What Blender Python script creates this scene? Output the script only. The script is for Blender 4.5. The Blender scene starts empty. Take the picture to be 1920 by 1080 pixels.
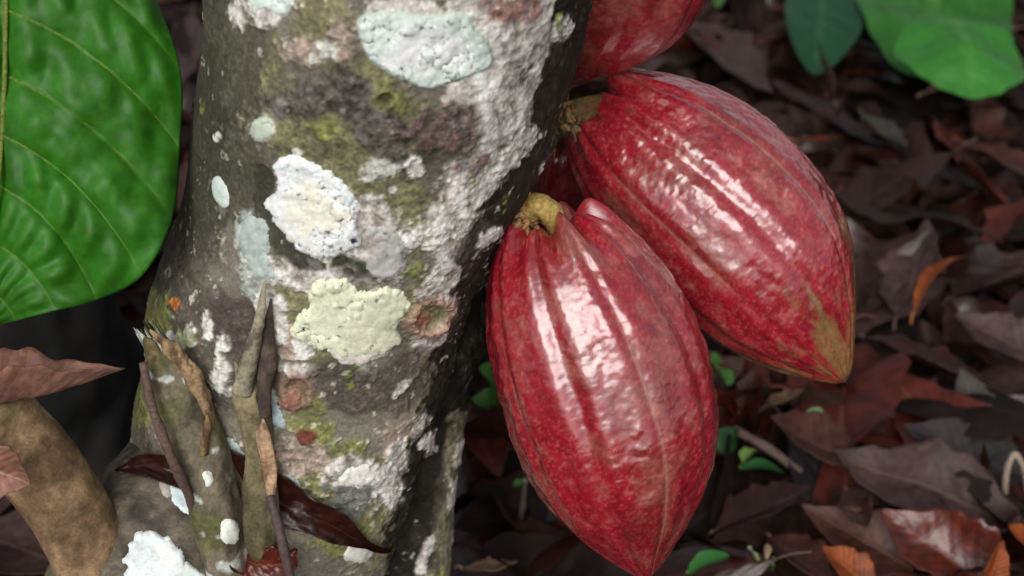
import bpy, math, random
import numpy as np
from mathutils import Vector, Matrix, Quaternion

random.seed(7)
SC = bpy.context.scene
COL = SC.collection

# ------------------------------------------------------------------ camera
F = 2318.0                       # focal length in photo pixels (1920 wide)
PITCH = math.radians(35.0)
CAM = np.array([0.0, 0.0, 0.62])
RT = np.array([1.0, 0.0, 0.0])
FW = np.array([0.0, math.cos(PITCH), -math.sin(PITCH)])
UP = np.array([0.0, math.sin(PITCH), math.cos(PITCH)])
cam = bpy.data.cameras.new('camera')
cam.sensor_width = 36.0
cam.lens = 36.0 * F / 1920.0
cam.clip_start = 0.01
cam.clip_end = 200.0
cam.dof.use_dof = True
cam.dof.focus_distance = 0.515
cam.dof.aperture_fstop = 9.0
camo = bpy.data.objects.new('camera', cam)
camo.location = CAM
camo.rotation_euler = (math.radians(90) - PITCH, 0, 0)
COL.objects.link(camo)
SC.camera = camo

# ------------------------------------------------------------------ light
SUN_EL, SUN_AZ = math.radians(42.0), math.radians(190.0)    # azimuth clockwise from +Y: the light comes from behind the camera
world = bpy.data.worlds.new('World')
SC.world = world
world.use_nodes = True
wn, wl = world.node_tree.nodes, world.node_tree.links
bg = wn['Background']
sky = wn.new('ShaderNodeTexSky')
sky.sky_type = 'NISHITA'
sky.sun_disc = False
sky.sun_elevation = SUN_EL
sky.sun_rotation = SUN_AZ
sky.dust_density = 3.0
hs = wn.new('ShaderNodeHueSaturation')            # overcast: the sky is nearly colourless
hs.inputs['Saturation'].default_value = 0.25
wl.new(sky.outputs[0], hs.inputs['Color'])
wl.new(hs.outputs[0], bg.inputs['Color'])
bg.inputs['Strength'].default_value = 0.08
sl = bpy.data.lights.new('sun', 'SUN')
sl.energy = 1.5
sl.angle = math.radians(44.0)
sl.color = (1.0, 0.97, 0.93)
so = bpy.data.objects.new('sun', sl)
sd = Vector((math.sin(SUN_AZ) * math.cos(SUN_EL), math.cos(SUN_AZ) * math.cos(SUN_EL), math.sin(SUN_EL)))
so.rotation_euler = sd.to_track_quat('Z', 'Y').to_euler()
so.location = sd * 5
COL.objects.link(so)

SC.view_settings.view_transform = 'Standard'
SC.view_settings.look = 'None'
SC.view_settings.gamma = 1.0
SC.view_settings.exposure = 0.45
SC.view_settings.use_curve_mapping = False
SC.render.engine = 'CYCLES'
SC.cycles.use_denoising = True
SC.cycles.max_bounces = 6

# ------------------------------------------------------------------ helpers: pixels, noise, meshes
def at(px, py, d):
    """point at depth d (along the view axis) behind photo pixel px,py"""
    px = np.asarray(px, float); py = np.asarray(py, float); d = np.asarray(d, float)
    return CAM + d[..., None] * (FW + ((px - 960) / F)[..., None] * RT + ((540 - py) / F)[..., None] * UP)

def ground(px, py, z=0.0):
    v = FW + (px - 960) / F * RT + (540 - py) / F * UP
    return CAM + v * ((z - CAM[2]) / v[2])

def proj(P):
    q = P - CAM
    d = q @ FW
    return 960 + F * (q @ RT) / d, 540 - F * (q @ UP) / d, d

def _hash(ix, iy, iz, seed):
    h = (ix * 374761393 + iy * 668265263 + iz * 2147483647 + seed * 974711) & 0xFFFFFFFF
    h = ((h ^ (h >> 13)) * 1274126177) & 0xFFFFFFFF
    h = ((h ^ (h >> 16)) * 2246822519) & 0xFFFFFFFF
    return ((h ^ (h >> 15)) & 0xFFFFFF) / float(0xFFFFFF)

def vnoise(P, seed=0):
    """value noise in -1..1"""
    i = np.floor(P).astype(np.int64)
    f = P - i
    f = f * f * f * (f * (f * 6 - 15) + 10)
    r = 0
    for dx in (0, 1):
        wx = f[:, 0] if dx else 1 - f[:, 0]
        for dy in (0, 1):
            wy = f[:, 1] if dy else 1 - f[:, 1]
            for dz in (0, 1):
                wz = f[:, 2] if dz else 1 - f[:, 2]
                r = r + wx * wy * wz * _hash(i[:, 0] + dx, i[:, 1] + dy, i[:, 2] + dz, seed)
    return r * 2 - 1

def fbm(P, freq, octv=4, seed=0, gain=0.5):
    r = np.zeros(len(P)); a = 1.0; t = 0
    Q = np.asarray(P) * freq
    for o in range(octv):
        r += a * vnoise(Q + 17.3 * o, seed + o * 31)
        t += a; a *= gain; Q = Q * 2.03
    return r / t * 1.5

def sstep(a, b, x):
    t = np.clip((x - a) / (b - a), 0, 1)
    return t * t * (3 - 2 * t)

def lin(rgb):
    c = np.asarray(rgb, float) / 255.0
    return np.where(c <= 0.04045, c / 12.92, ((c + 0.055) / 1.055) ** 2.4)

def spline(xs, ys, x):
    """Catmull-Rom through (xs, ys); ys may be vectors"""
    xs = np.asarray(xs, float); ys = np.asarray(ys, float)
    x = np.asarray(x, float)
    m = np.gradient(ys, xs, axis=0)
    k = np.clip(np.searchsorted(xs, x) - 1, 0, len(xs) - 2)
    h = xs[k + 1] - xs[k]
    t = (x - xs[k]) / h
    if ys.ndim == 2:
        h = h[:, None]; t = t[:, None]
    return ((2*t**3 - 3*t**2 + 1) * ys[k] + (t**3 - 2*t**2 + t) * h * m[k]
            + (-2*t**3 + 3*t**2) * ys[k+1] + (t**3 - t**2) * h * m[k+1])

def grid_faces(nr, nc, wrap=False):
    r = np.arange(nr - 1)[:, None]
    c = np.arange(nc if wrap else nc - 1)[None, :]
    c2 = (c + 1) % nc
    return np.stack([r*nc + c, r*nc + c2, (r+1)*nc + c2, (r+1)*nc + c], -1).reshape(-1, 4)

def mesh_np(name, V, Fc, col=None, uv=None):
    V = np.ascontiguousarray(V, np.float32); Fc = np.asarray(Fc, np.int32)
    me = bpy.data.meshes.new(name)
    k = Fc.shape[1]
    me.vertices.add(len(V)); me.vertices.foreach_set('co', V.ravel())
    me.loops.add(Fc.size); me.loops.foreach_set('vertex_index', Fc.ravel())
    me.polygons.add(len(Fc)); me.polygons.foreach_set('loop_start', np.arange(0, Fc.size, k, dtype=np.int32))
    me.update(calc_edges=True)
    me.polygons.foreach_set('use_smooth', np.ones(len(Fc), bool))
    if col is not None:
        a = me.attributes.new('Col', 'FLOAT_COLOR', 'POINT')
        c4 = np.ones((len(V), 4), np.float32); c4[:, :3] = col
        a.data.foreach_set('color', c4.ravel())
    if uv is not None:
        a = me.attributes.new('leaf', 'FLOAT_VECTOR', 'POINT')
        c3 = np.zeros((len(V), 3), np.float32); c3[:, :uv.shape[1]] = uv
        a.data.foreach_set('vector', c3.ravel())
    me.validate()
    return me

def obj(name, me, mat=None, parent=None):
    o = bpy.data.objects.new(name, me)
    COL.objects.link(o)
    if mat is not None:
        me.materials.append(mat)
    if parent is not None:
        o.parent = parent
    return o

def tag(o, label=None, cat=None, group=None, kind=None):
    for k, v in (('label', label), ('category', cat), ('group', group), ('kind', kind)):
        if v:
            o[k] = v
    return o

def thing(name, loc, label, cat, group=None):
    o = bpy.data.objects.new(name, None)
    o.empty_display_size = 0.02
    COL.objects.link(o)
    o['_loc'] = 0; del o['_loc']
    return tag(o, label, cat, group)

def frames(P):
    """parallel-transport frames along a path"""
    T = np.gradient(P, axis=0)
    T /= np.linalg.norm(T, axis=1)[:, None]
    ref = np.array([0, -1.0, 0.0])
    if abs(T[0] @ ref) > 0.9: ref = np.array([1.0, 0, 0])
    N = np.zeros_like(P)
    n = ref
    for i in range(len(P)):
        n = n - (n @ T[i]) * T[i]; n = n / np.linalg.norm(n)
        N[i] = n
    return T, N, np.cross(T, N)

def tube(name, pts, radii, mat, parent=None, seg=16, rough=0.06, nfreq=60, seed=0, col=None, n=None, flat=1.0, caps=True, jag=0.0, grain=1.0):
    pts = np.asarray(pts, float)
    n = n or max(10, len(pts) * 6)
    t0 = np.linspace(0, 1, len(pts))
    t = np.linspace(0, 1, n)
    P = spline(t0, pts, t)
    R = np.interp(t, np.linspace(0, 1, len(radii)), radii)
    T, N, B = frames(P)
    th = np.linspace(0, 2*np.pi, seg, endpoint=False)
    ring = np.cos(th)[None, :, None] * N[:, None, :] * flat + np.sin(th)[None, :, None] * B[:, None, :]
    V = (P[:, None, :] + R[:, None, None] * ring).reshape(-1, 3)
    rr = np.repeat(R, seg)
    dirn = ring.reshape(-1, 3)
    V = V + dirn * (rr * rough * fbm(V*[1, 1, grain], nfreq, 4, seed))[:, None] * 2.0
    if jag:
        e = _hash(np.arange(seg), np.arange(seg)*0+seed, np.arange(seg)*0, 5)
        V[-seg:] += (e * jag)[:, None] * T[-1]
    Fc = grid_faces(n, seg, True)
    if caps:
        c0, c1 = len(V), len(V) + 1
        V = np.vstack([V, P[0] - T[0]*R[0]*0.2, P[-1] + (T[-1]*R[-1]*0.2 if not jag else -T[-1]*R[-1]*0.5)])
        k = np.arange(seg); k2 = (k + 1) % seg
        Fc = np.vstack([Fc, np.stack([k2, k, np.full(seg, c0), np.full(seg, c0)], -1),
                        np.stack([k + (n-1)*seg, k2 + (n-1)*seg, np.full(seg, c1), np.full(seg, c1)], -1)])
        tri = Fc[:, 2] == Fc[:, 3]
        quads, tris = Fc[~tri], Fc[tri][:, :3]
        quads = np.vstack([quads[:, [0, 1, 2]], quads[:, [0, 2, 3]]])
        Fc = np.vstack([quads, tris])
    C = None
    if col is not None:
        C = col(V) if callable(col) else np.tile(np.asarray(col, float), (len(V), 1))
    return obj(name, mesh_np(name, V, Fc, C), mat, parent)

# ------------------------------------------------------------------ materials
def new_mat(name):
    m = bpy.data.materials.new(name); m.use_nodes = True
    nt = m.node_tree
    return m, nt.nodes, nt.links, nt.nodes['Principled BSDF']

def mix_mul(nodes, links, a, b, fac=1.0):
    n = nodes.new('ShaderNodeMix'); n.data_type = 'RGBA'; n.blend_type = 'MULTIPLY'
    n.inputs['Factor'].default_value = fac
    links.new(a, n.inputs['A']); links.new(b, n.inputs['B'])
    return n.outputs['Result']

def noise_ramp(nodes, links, scale, lo, hi, detail=6, p0=0.35, p1=0.65, coord=None):
    tc = nodes.new('ShaderNodeTexCoord')
    nz = nodes.new('ShaderNodeTexNoise'); nz.inputs['Scale'].default_value = scale
    nz.inputs['Detail'].default_value = detail; nz.inputs['Roughness'].default_value = 0.65
    links.new(coord or tc.outputs['Object'], nz.inputs['Vector'])
    r = nodes.new('ShaderNodeValToRGB')
    r.color_ramp.elements[0].position = p0; r.color_ramp.elements[1].position = p1
    r.color_ramp.elements[0].color = (*lo, 1); r.color_ramp.elements[1].color = (*hi, 1)
    links.new(nz.outputs['Fac'], r.inputs['Fac'])
    return r.outputs['Color'], nz.outputs['Fac']

def attr_mat(name, rough, spec, grain_scale, grain_lo, grain_hi, bump_scale, bump_str, bump_dist=0.0006, rough_var=0.0, coat=0.0, sss=0.0):
    """material whose colour is the mesh's own colour attribute times a fine procedural grain"""
    m, N, L, P = new_mat(name)
    a = N.new('ShaderNodeAttribute'); a.attribute_name = 'Col'
    g, gf = noise_ramp(N, L, grain_scale, (grain_lo,)*3, (grain_hi,)*3)
    L.new(mix_mul(N, L, a.outputs['Color'], g), P.inputs['Base Color'])
    P.inputs['Roughness'].default_value = rough
    P.inputs['Specular IOR Level'].default_value = spec
    if coat: P.inputs['Coat Weight'].default_value = coat; P.inputs['Coat Roughness'].default_value = 0.2
    if rough_var:
        r, _ = noise_ramp(N, L, 90, (rough - rough_var,)*3, (rough + rough_var,)*3)
        L.new(r, P.inputs['Roughness'])
    _, bf = noise_ramp(N, L, bump_scale, (0,)*3, (1,)*3)
    b = N.new('ShaderNodeBump'); b.inputs['Strength'].default_value = bump_str; b.inputs['Distance'].default_value = bump_dist
    L.new(bf, b.inputs['Height']); L.new(b.outputs['Normal'], P.inputs['Normal'])
    return m

M_BARK = attr_mat('bark', 0.75, 0.25, 700, 0.74, 1.22, 900, 0.45, 0.0006)
M_LICHEN = attr_mat('lichen', 0.9, 0.1, 600, 0.86, 1.08, 800, 0.4, 0.0004)
M_POD = attr_mat('pod_skin', 0.27, 0.9, 500, 0.80, 1.18, 700, 0.16, 0.0004, rough_var=0.06, coat=1.0)
M_GREEN = attr_mat('green_leaf', 0.5, 0.3, 300, 0.85, 1.12, 420, 0.25, 0.0005)
M_STALK = attr_mat('stalk', 0.6, 0.3, 600, 0.6, 1.3, 500, 0.8, 0.0008)
M_WOOD = attr_mat('split_wood', 0.7, 0.25, 500, 0.65, 1.25, 600, 0.8, 0.0008)

def dead_leaf_mat(name, c1, c2, vein, rough=0.55, spec=0.3):
    """dry leaf: two mottled browns, paler side veins drawn along the blade"""
    m, N, L, P = new_mat(name)
    g, _ = noise_ramp(N, L, 38, c1, c2, 5, 0.32, 0.68)
    sp, _ = noise_ramp(N, L, 170, (0.55,)*3, (1.25,)*3, 4, 0.3, 0.7)
    base = mix_mul(N, L, g, sp)
    a = N.new('ShaderNodeAttribute'); a.attribute_name = 'leaf'
    s = N.new('ShaderNodeSeparateXYZ'); L.new(a.outputs['Vector'], s.inputs[0])
    def mth(op, x, y=None):
        n = N.new('ShaderNodeMath'); n.operation = op
        for i, v in enumerate((x, y)):
            if v is None: continue
            if isinstance(v, (int, float)): n.inputs[i].default_value = v
            else: L.new(v, n.inputs[i])
        return n.outputs[0]
    au = mth('ABSOLUTE', s.outputs[0])
    ph = mth('SUBTRACT', mth('MULTIPLY', s.outputs[1], 11.0), mth('MULTIPLY', au, 2.2))
    fr = mth('ABSOLUTE', mth('SUBTRACT', mth('FRACT', ph), 0.5))
    side = mth('GREATER_THAN', fr, 0.47)
    mid = mth('LESS_THAN', au, 0.045)
    v = mth('MAXIMUM', mth('MULTIPLY', side, 0.22), mth('MULTIPLY', mid, 0.8))
    mx = N.new('ShaderNodeMix'); mx.data_type = 'RGBA'
    L.new(v, mx.inputs['Factor']); L.new(base, mx.inputs['A']); mx.inputs['B'].default_value = (*vein, 1)
    L.new(mx.outputs['Result'], P.inputs['Base Color'])
    P.inputs['Roughness'].default_value = rough
    P.inputs['Specular IOR Level'].default_value = spec
    b = N.new('ShaderNodeBump'); b.inputs['Strength'].default_value = 0.5; b.inputs['Distance'].default_value = 0.0015
    _, bf = noise_ramp(N, L, 120, (0,)*3, (1,)*3)
    h = mth('ADD', bf, mth('MULTIPLY', fr, -0.5))
    L.new(h, b.inputs['Height']); L.new(b.outputs['Normal'], P.inputs['Normal'])
    return m

def L3(r, g, b, k=0.50): return tuple(float(x) * k for x in lin((r, g, b)))
DL = {
    'dark':  dead_leaf_mat('dead_leaf_dark',  L3(48, 31, 26), L3(78, 50, 42), L3(88, 62, 52), 0.6, 0.2),
    'black': dead_leaf_mat('dead_leaf_black', L3(30, 22, 20), L3(54, 40, 35), L3(58, 44, 38), 0.7, 0.15),
    'brown': dead_leaf_mat('dead_leaf_brown', L3(74, 42, 34), L3(112, 68, 56), L3(126, 86, 70), 0.5, 0.3),
    'red':   dead_leaf_mat('dead_leaf_red',   L3(88, 34, 26), L3(126, 56, 44), L3(140, 80, 64), 0.5, 0.3),
    'wet':   dead_leaf_mat('dead_leaf_wet',   L3(92, 34, 22), L3(138, 60, 44), L3(150, 84, 66), 0.28, 0.6),
    'orange':dead_leaf_mat('dead_leaf_orange',L3(140, 62, 22), L3(190, 96, 40), L3(200, 120, 64), 0.5, 0.3),
    'tan':   dead_leaf_mat('dead_leaf_tan',   L3(124, 92, 72), L3(172, 132, 108), L3(188, 152, 128), 0.6, 0.25),
    'mauve': dead_leaf_mat('dead_leaf_mauve', L3(76, 54, 52), L3(110, 82, 78), L3(122, 96, 88), 0.55, 0.3),
    'grey':  dead_leaf_mat('dead_leaf_grey',  L3(72, 66, 60), L3(104, 96, 88), L3(118, 110, 100), 0.6, 0.25),
    'slate': dead_leaf_mat('dead_leaf_slate', L3(42, 36, 38), L3(70, 60, 62), L3(76, 66, 68), 0.6, 0.25),
    'pink':  dead_leaf_mat('dead_leaf_pink',  L3(156, 100, 82), L3(214, 160, 140), L3(216, 176, 156), 0.55, 0.3),
    'choc':  dead_leaf_mat('dead_leaf_chocolate', L3(48, 22, 18), L3(80, 38, 30), L3(86, 48, 40), 0.3, 0.5),
}

# ------------------------------------------------------------------ ground
def soil_mat():
    m, N, L, P = new_mat('soil')
    g, f = noise_ramp(N, L, 45, L3(28, 19, 16), L3(58, 40, 33), 8)
    L.new(g, P.inputs['Base Color']); P.inputs['Roughness'].default_value = 0.9
    b = N.new('ShaderNodeBump'); b.inputs['Distance'].default_value = 0.01; L.new(f, b.inputs['Height']); L.new(b.outputs['Normal'], P.inputs['Normal'])
    return m
xs = np.concatenate([-np.geomspace(1.5, 60, 14)[::-1], np.linspace(-1.4, 2.0, 70), np.geomspace(2.1, 60, 14)])
ys = np.concatenate([-np.geomspace(0.6, 60, 14)[::-1], np.linspace(-0.5, 2.8, 70), np.geomspace(2.9, 60, 14)])
GX, GY = np.meshgrid(xs, ys)
G = np.stack([GX.ravel(), GY.ravel(), 0 * GX.ravel()], -1)
G[:, 2] = 0.008 * fbm(G, 9, 3, 3) - 0.008
obj('ground', mesh_np('ground', G, grid_faces(len(ys), len(xs))), soil_mat())['kind'] = 'structure'

# ------------------------------------------------------------------ cocoa tree: trunk
TREE = thing('cocoa_tree', None, 'leaning cocoa tree trunk blotched with white lichen and green moss', 'tree')
HD = 0.47                                       # horizontal distance of the trunk axis
rows = np.array([  -60,    0,  150,  300,  420,  540,  660,  800,  930, 1080, 1200], float)
left = np.array([  388,  386,  368,  350,  322,  287,  277,  246,  226,  208,  170], float)
right= np.array([ 1136, 1120, 1080, 1032,  968,  915,  902,  878,  856,  836,  850], float)
k = (540 - rows) / F
dep = HD / (math.cos(PITCH) + k * math.sin(PITCH))
cx = (left + right) / 2
AX = at(cx, rows, dep)
RAD = (right - left) / 2 * dep / F * 0.972
# extend to the ground and up beyond the frame, by height
order = np.argsort(AX[:, 2])
AZ, AXs, RZ = AX[order, 2], AX[order], RAD[order]
low = AXs[0]
AZ = np.concatenate([[-0.05, 0.0], AZ, [0.75, 1.1, 1.5]])
AXs = np.vstack([[low[0] - 0.03, low[1], -0.05], [low[0] - 0.025, low[1], 0.0], AXs,
                 [AXs[-1] + [0.055, -0.005, 0.0] * np.ones(3)], [AXs[-1] + [0.11, 0.0, 0]], [AXs[-1] + [0.15, 0.02, 0]]])
RZ = np.concatenate([[RZ[0]*1.5, RZ[0]*1.32], RZ, [0.070, 0.064, 0.058]])
AXs[:, 2] = AZ
zs = np.concatenate([np.linspace(-0.05, 0.08, 50), np.linspace(0.081, 0.475, 760), np.linspace(0.48, 1.5, 60)])
th_front = np.linspace(-1.75, 1.75, 470)
th_back = np.linspace(1.75, 2*np.pi - 1.75, 92)[1:-1]
TH = np.concatenate([th_front, th_back])        # 0 faces the camera (-Y)
Pc = spline(AZ, AXs, zs); Rc = spline(AZ, RZ, zs)
nth = len(TH)
rad = np.stack([np.sin(TH), -np.cos(TH), 0*TH], -1)
TV = (Pc[:, None, :] + Rc[:, None, None] * rad[None]).reshape(-1, 3)
TN = np.tile(rad, (len(zs), 1))
zz = np.repeat(zs, nth); tt = np.tile(TH, len(zs)); RR = np.repeat(Rc, nth)
# flutes: the base has ribs; a deep groove runs down the right side before a narrow rib
px, py, _ = proj(TV)
S = np.stack([tt * 0.078, zz, 0.3 + 0*tt], -1)            # surface coordinates in metres
wig = 0.10 * fbm(S, 12, 2, 5)
grv = np.interp(zz, [0, 0.12, 0.20, 0.27, 0.34], [1, 1, 0.7, 0.25, 0])
gth = np.interp(zz, [0.05, 0.15, 0.22, 0.30], [0.82, 0.92, 1.10, 1.22]) + wig
TV += TN * (-0.020 * grv * np.exp(-((tt - gth) / 0.15) ** 2))[:, None]
TV += TN * (0.012 * np.clip(1 - zz/0.2, 0, 1) * np.cos(4*tt + 0.8))[:, None]
TV += TN * (0.0042 * fbm(TV, 14, 3, 11))[:, None]
px, py, _ = proj(TV)
front = sstep(1.72, 1.45, np.abs(tt))
PXY = np.stack([px, py], -1)
# ----- bark colouring from patches given in photo pixels, edges broken by noise in surface space
n1 = fbm(TV, 60, 5, 21); n2 = fbm(TV, 170, 4, 22); n3 = fbm(TV, 420, 3, 23); n0 = fbm(TV, 22, 4, 24)
TVs = TV * np.array([1, 1, 0.45]) + np.array([0.35, 0, 0]) * TV[:, 2:3]
nst = fbm(TVs, 230, 4, 25)                                # streaks, drawn out down the trunk
n4 = fbm(TV, 900, 2, 26)
def blob(x, y, rx, ry, ang=0.0, amp=0.55, edge=0.24, fine=0.32):
    a = math.radians(ang); dx, dy = px - x, py - y
    u = (dx*math.cos(a) + dy*math.sin(a)) / rx; v = (-dx*math.sin(a) + dy*math.cos(a)) / ry
    if max(rx, ry) < 45: amp, fine, edge = amp*0.45, 0.55, 0.30
    return sstep(-edge, edge, 1 - np.sqrt(u*u + v*v) + amp*n1 + fine*n2 + 0.16*n3 + 0.10*n4) * front
def band(pts, w, amp=0.5, edge=0.2, fine=0.3):
    d = np.full(len(px), 1e9)
    for (x0, y0), (x1, y1) in zip(pts[:-1], pts[1:]):
        ex, ey = x1-x0, y1-y0
        t = np.clip(((px-x0)*ex + (py-y0)*ey) / (ex*ex + ey*ey), 0, 1)
        d = np.minimum(d, np.hypot(px-x0-t*ex, py-y0-t*ey))
    return sstep(-edge, edge, 1 - d/w + amp*n1 + fine*n2) * front
C = np.zeros((len(TV), 3))
C[:] = lin((112, 107, 95))
C *= (1 + 0.45*n0 + 0.25*n2)[:, None]
H = 0.0005*n1 + 0.0003*n2
def lay(mask, rgb, h=0.0, var=0.25, nz=None):
    global C, H
    nz = n2 if nz is None else nz
    c = lin(rgb)[None] * np.clip(1 + var*nz + 0.9*var*n3 + 0.6*var*n4 + 0.6*var*n1, 0.25, 2)[:, None]
    mask = mask * np.clip(0.93 + 0.25*n2 + 0.22*n3, 0, 1)
    C = C*(1-mask[:, None]) + c*mask[:, None]
    H = H + h*mask
def union(*ms):
    r = ms[0]
    for m in ms[1:]: r = np.maximum(r, m)
    return r
# back of the trunk and general mottling
lay(sstep(0.15, 0.45, n1 + 0.4*n0), (126, 118, 104), 0.0003)
lay(sstep(0.25, 0.5, -n0 + 0.3*n2), (72, 68, 58), -0.0004)
# dark wet left flank
lay(band([(385, -60), (392, 120), (372, 330), (330, 430)], 70, 0.6), (58, 58, 47), -0.0004)
lay(union(blob(470, 120, 60, 130), blob(540, 200, 55, 40, 20), blob(470, 330, 40, 90), blob(330, 520, 60, 120)), (76, 74, 62), -0.0003)
lay(union(blob(400, 640, 120, 90, 20), blob(440, 720, 90, 90), blob(350, 560, 60, 90)), (84, 79, 70), -0.0003, 0.35)
lay(union(blob(450, 610, 70, 50, 30), blob(480, 660, 40, 60)), (72, 62, 58), -0.0003, 0.3)
# moss
lay(union(blob(610, 60, 90, 70), blob(660, 120, 60, 40), blob(600, 270, 110, 70, 10), blob(690, 330, 80, 60, 30), blob(745, 195, 60, 40, 30),
          blob(770, 390, 80, 60), blob(770, 440, 50, 70), blob(795, 545, 35, 90), blob(540, 590, 40, 70), blob(590, 660, 60, 30),
          blob(830, 720, 60, 60), blob(520, 130, 30, 90)), (112, 109, 80), 0.0006, 0.3)
lay(union(blob(600, 240, 26, 26), blob(758, 272, 26, 22), blob(742, 190, 40, 22, 35), blob(590, 800, 40, 60), blob(575, 760, 40, 30),
          blob(650, 845, 60, 26, -10), blob(700, 975, 50, 40), blob(640, 1000, 60, 50), blob(620, 905, 50, 60), blob(690, 870, 40, 30), blob(300, 600, 20, 60), blob(265, 740, 18, 60)),
    (113, 115, 68), 0.0008, 0.35)
# grey-pink and pale bark
lay(union(blob(650, 80, 40, 40), blob(560, 100, 50, 30), blob(560, 850, 70, 34, 12), blob(745, 815, 30, 55, 20), blob(540, 640, 50, 30)), (150, 134, 122), 0.0005, 0.3)
_bl = blob
def blob(x, y, rx, ry, *a, **k): return _bl(x, y, rx*1.18, ry*1.18, *a, **k)
pale = union(blob(960, 60, 100, 100), blob(950, 180, 85, 100, 20), blob(985, 20, 80, 60), blob(930, 270, 75, 60, -25), blob(880, 345, 65, 60, -30), blob(850, 400, 45, 40),
             blob(725, 480, 45, 55), blob(690, 440, 40, 60), blob(590, 515, 85, 26, 8), blob(845, 500, 58, 50, -40), blob(835, 635, 46, 55, 15), blob(850, 560, 24, 50, 20), blob(640, 470, 30, 30), blob(700, 500, 50, 40),
             blob(735, 885, 22, 60, 28), blob(665, 890, 45, 34, -10), blob(748, 935, 34, 28), blob(690, 700, 20, 14), blob(520, 600, 16, 40), blob(735, 20, 60, 26),
             blob(500, 15, 40, 30), blob(560, 690, 30, 12))
blob = _bl
lay(pale * sstep(-0.55, -0.2, nst + 0.35), (186, 180, 173), 0.0009, 0.24, nst)
lay(pale * sstep(0.1, 0.45, nst), (206, 202, 196), 0.0004, 0.15)
lay(0.8*pale * sstep(0.36, 0.6, -nst), (136, 125, 116), -0.0005, 0.3)
lay(union(blob(470, 455, 26, 60, 10), blob(480, 530, 24, 30)), (150, 155, 150), 0.0003, 0.2)
# brown and black crusts
lay(union(band([(640, 160), (690, 210), (735, 270)], 40), blob(560, 195, 60, 28, 10), blob(600, 180, 50, 30)), (78, 75, 69), 0.0006, 0.5, n3)
lay(blob(838, 258, 78, 56, 10, 0.4), (92, 78, 75), 0.0005, 0.5, n3)
lay(blob(838, 258, 74, 54, 10, 0.3) * sstep(0.25, 0.5, nst)*0.6, (108, 78, 70), 0.0005, 0.3)
lay(blob(965, 8, 50, 26, 0, 0.3), (128, 98, 90), 0.0002, 0.3)
lay(union(band([(492, 330), (498, 410), (530, 465), (590, 490)], 22, 0.4), blob(668, 505, 45, 22, 25)), (54, 55, 45), -0.0012, 0.3)
lay(union(blob(690, 730, 120, 52, -5), blob(640, 700, 60, 30), blob(770, 690, 60, 30, -20)), (80, 73, 65), -0.0004, 0.4)
lay(union(blob(652, 930, 40, 44)), (98, 100, 96), 0.0003, 0.3)
lay(union(blob(770, 1010, 60, 70), blob(720, 1050, 60, 30)), (116, 110, 88), 0, 0.3)
# black-brown wet strip down the right flank; part of its black is painted shade
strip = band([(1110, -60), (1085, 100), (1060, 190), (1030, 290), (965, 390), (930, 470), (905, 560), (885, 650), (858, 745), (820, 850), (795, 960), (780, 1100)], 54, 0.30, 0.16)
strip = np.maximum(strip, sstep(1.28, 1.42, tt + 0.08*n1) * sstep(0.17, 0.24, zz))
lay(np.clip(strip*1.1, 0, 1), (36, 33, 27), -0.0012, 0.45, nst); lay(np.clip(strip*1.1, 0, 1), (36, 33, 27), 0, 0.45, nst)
lay(band([(905, 430), (872, 480)], 22, 0.5), (60, 52, 46), -0.0005, 0.3)
lay(band([(868, 790), (855, 900), (838, 1000), (822, 1100)], 26, 0.3) * (1-0.8*blob(795, 950, 26, 200, 8)), (120, 114, 92), 0.0006, 0.3)
lay(union(blob(1052, 58, 15, 28, 25, 0.3), blob(1026, 312, 7, 16, 25, 0.2), blob(985, 262, 30, 20, -30, 0.3), blob(955, 300, 36, 20, -30), blob(865, 425, 16, 26, 30), blob(920, 445, 30, 10, -30),
          blob(862, 850, 7, 22, 15, 0.2), blob(848, 925, 7, 26, 8, 0.2), blob(800, 1045, 12, 36, 15, 0.2), blob(790, 800, 14, 26, 25), blob(805, 832, 14, 20, 20), blob(750, 730, 10, 20, 20)),
    (190, 185, 178), 0.0010, 0.2)
# small white crusts and specks
lay(union(blob(612, 94, 18, 20, 0, 0.8), blob(590, 108, 8, 10), blob(712, 318, 34, 20, 0, 0.8), blob(775, 312, 14, 18), blob(790, 320, 12, 12), blob(488, 242, 18, 22), blob(668, 575, 14, 14),
          blob(765, 455, 8, 8), blob(780, 440, 8, 8), blob(572, 645, 18, 26), blob(500, 560, 16, 30), blob(1000, 640, 8, 8), blob(335, 640, 20, 20), blob(415, 690, 18, 44, 0, 0.8), blob(388, 615, 10, 30),
          blob(352, 630, 14, 20), blob(505, 745, 12, 12), blob(430, 735, 10, 12), blob(555, 285, 10, 8), blob(735, 355, 8, 8), blob(405, 255, 6, 9)), (196, 196, 186), 0.0009, 0.2)
sp = 0.7*sstep(0.85, 1.05, fbm(TV, 190, 2, 40) + 0.35*n3 + 0.25*n4) * sstep(-0.2, 0.5, n0 + 0.35)
lay(sp * front, (178, 174, 160), 0.0006, 0.2)
lay(0.7*sstep(0.92, 1.1, fbm(TV, 75, 2, 44) + 0.3*n3) * front, (112, 126, 50), 0.0005, 0.2)
lay(union(blob(325, 572, 10, 12, 0, 0.9), blob(660, 660, 10, 6), blob(693, 652, 14, 6), blob(480, 640, 5, 8)), (176, 108, 52), 0.0004, 0.3)
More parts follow.
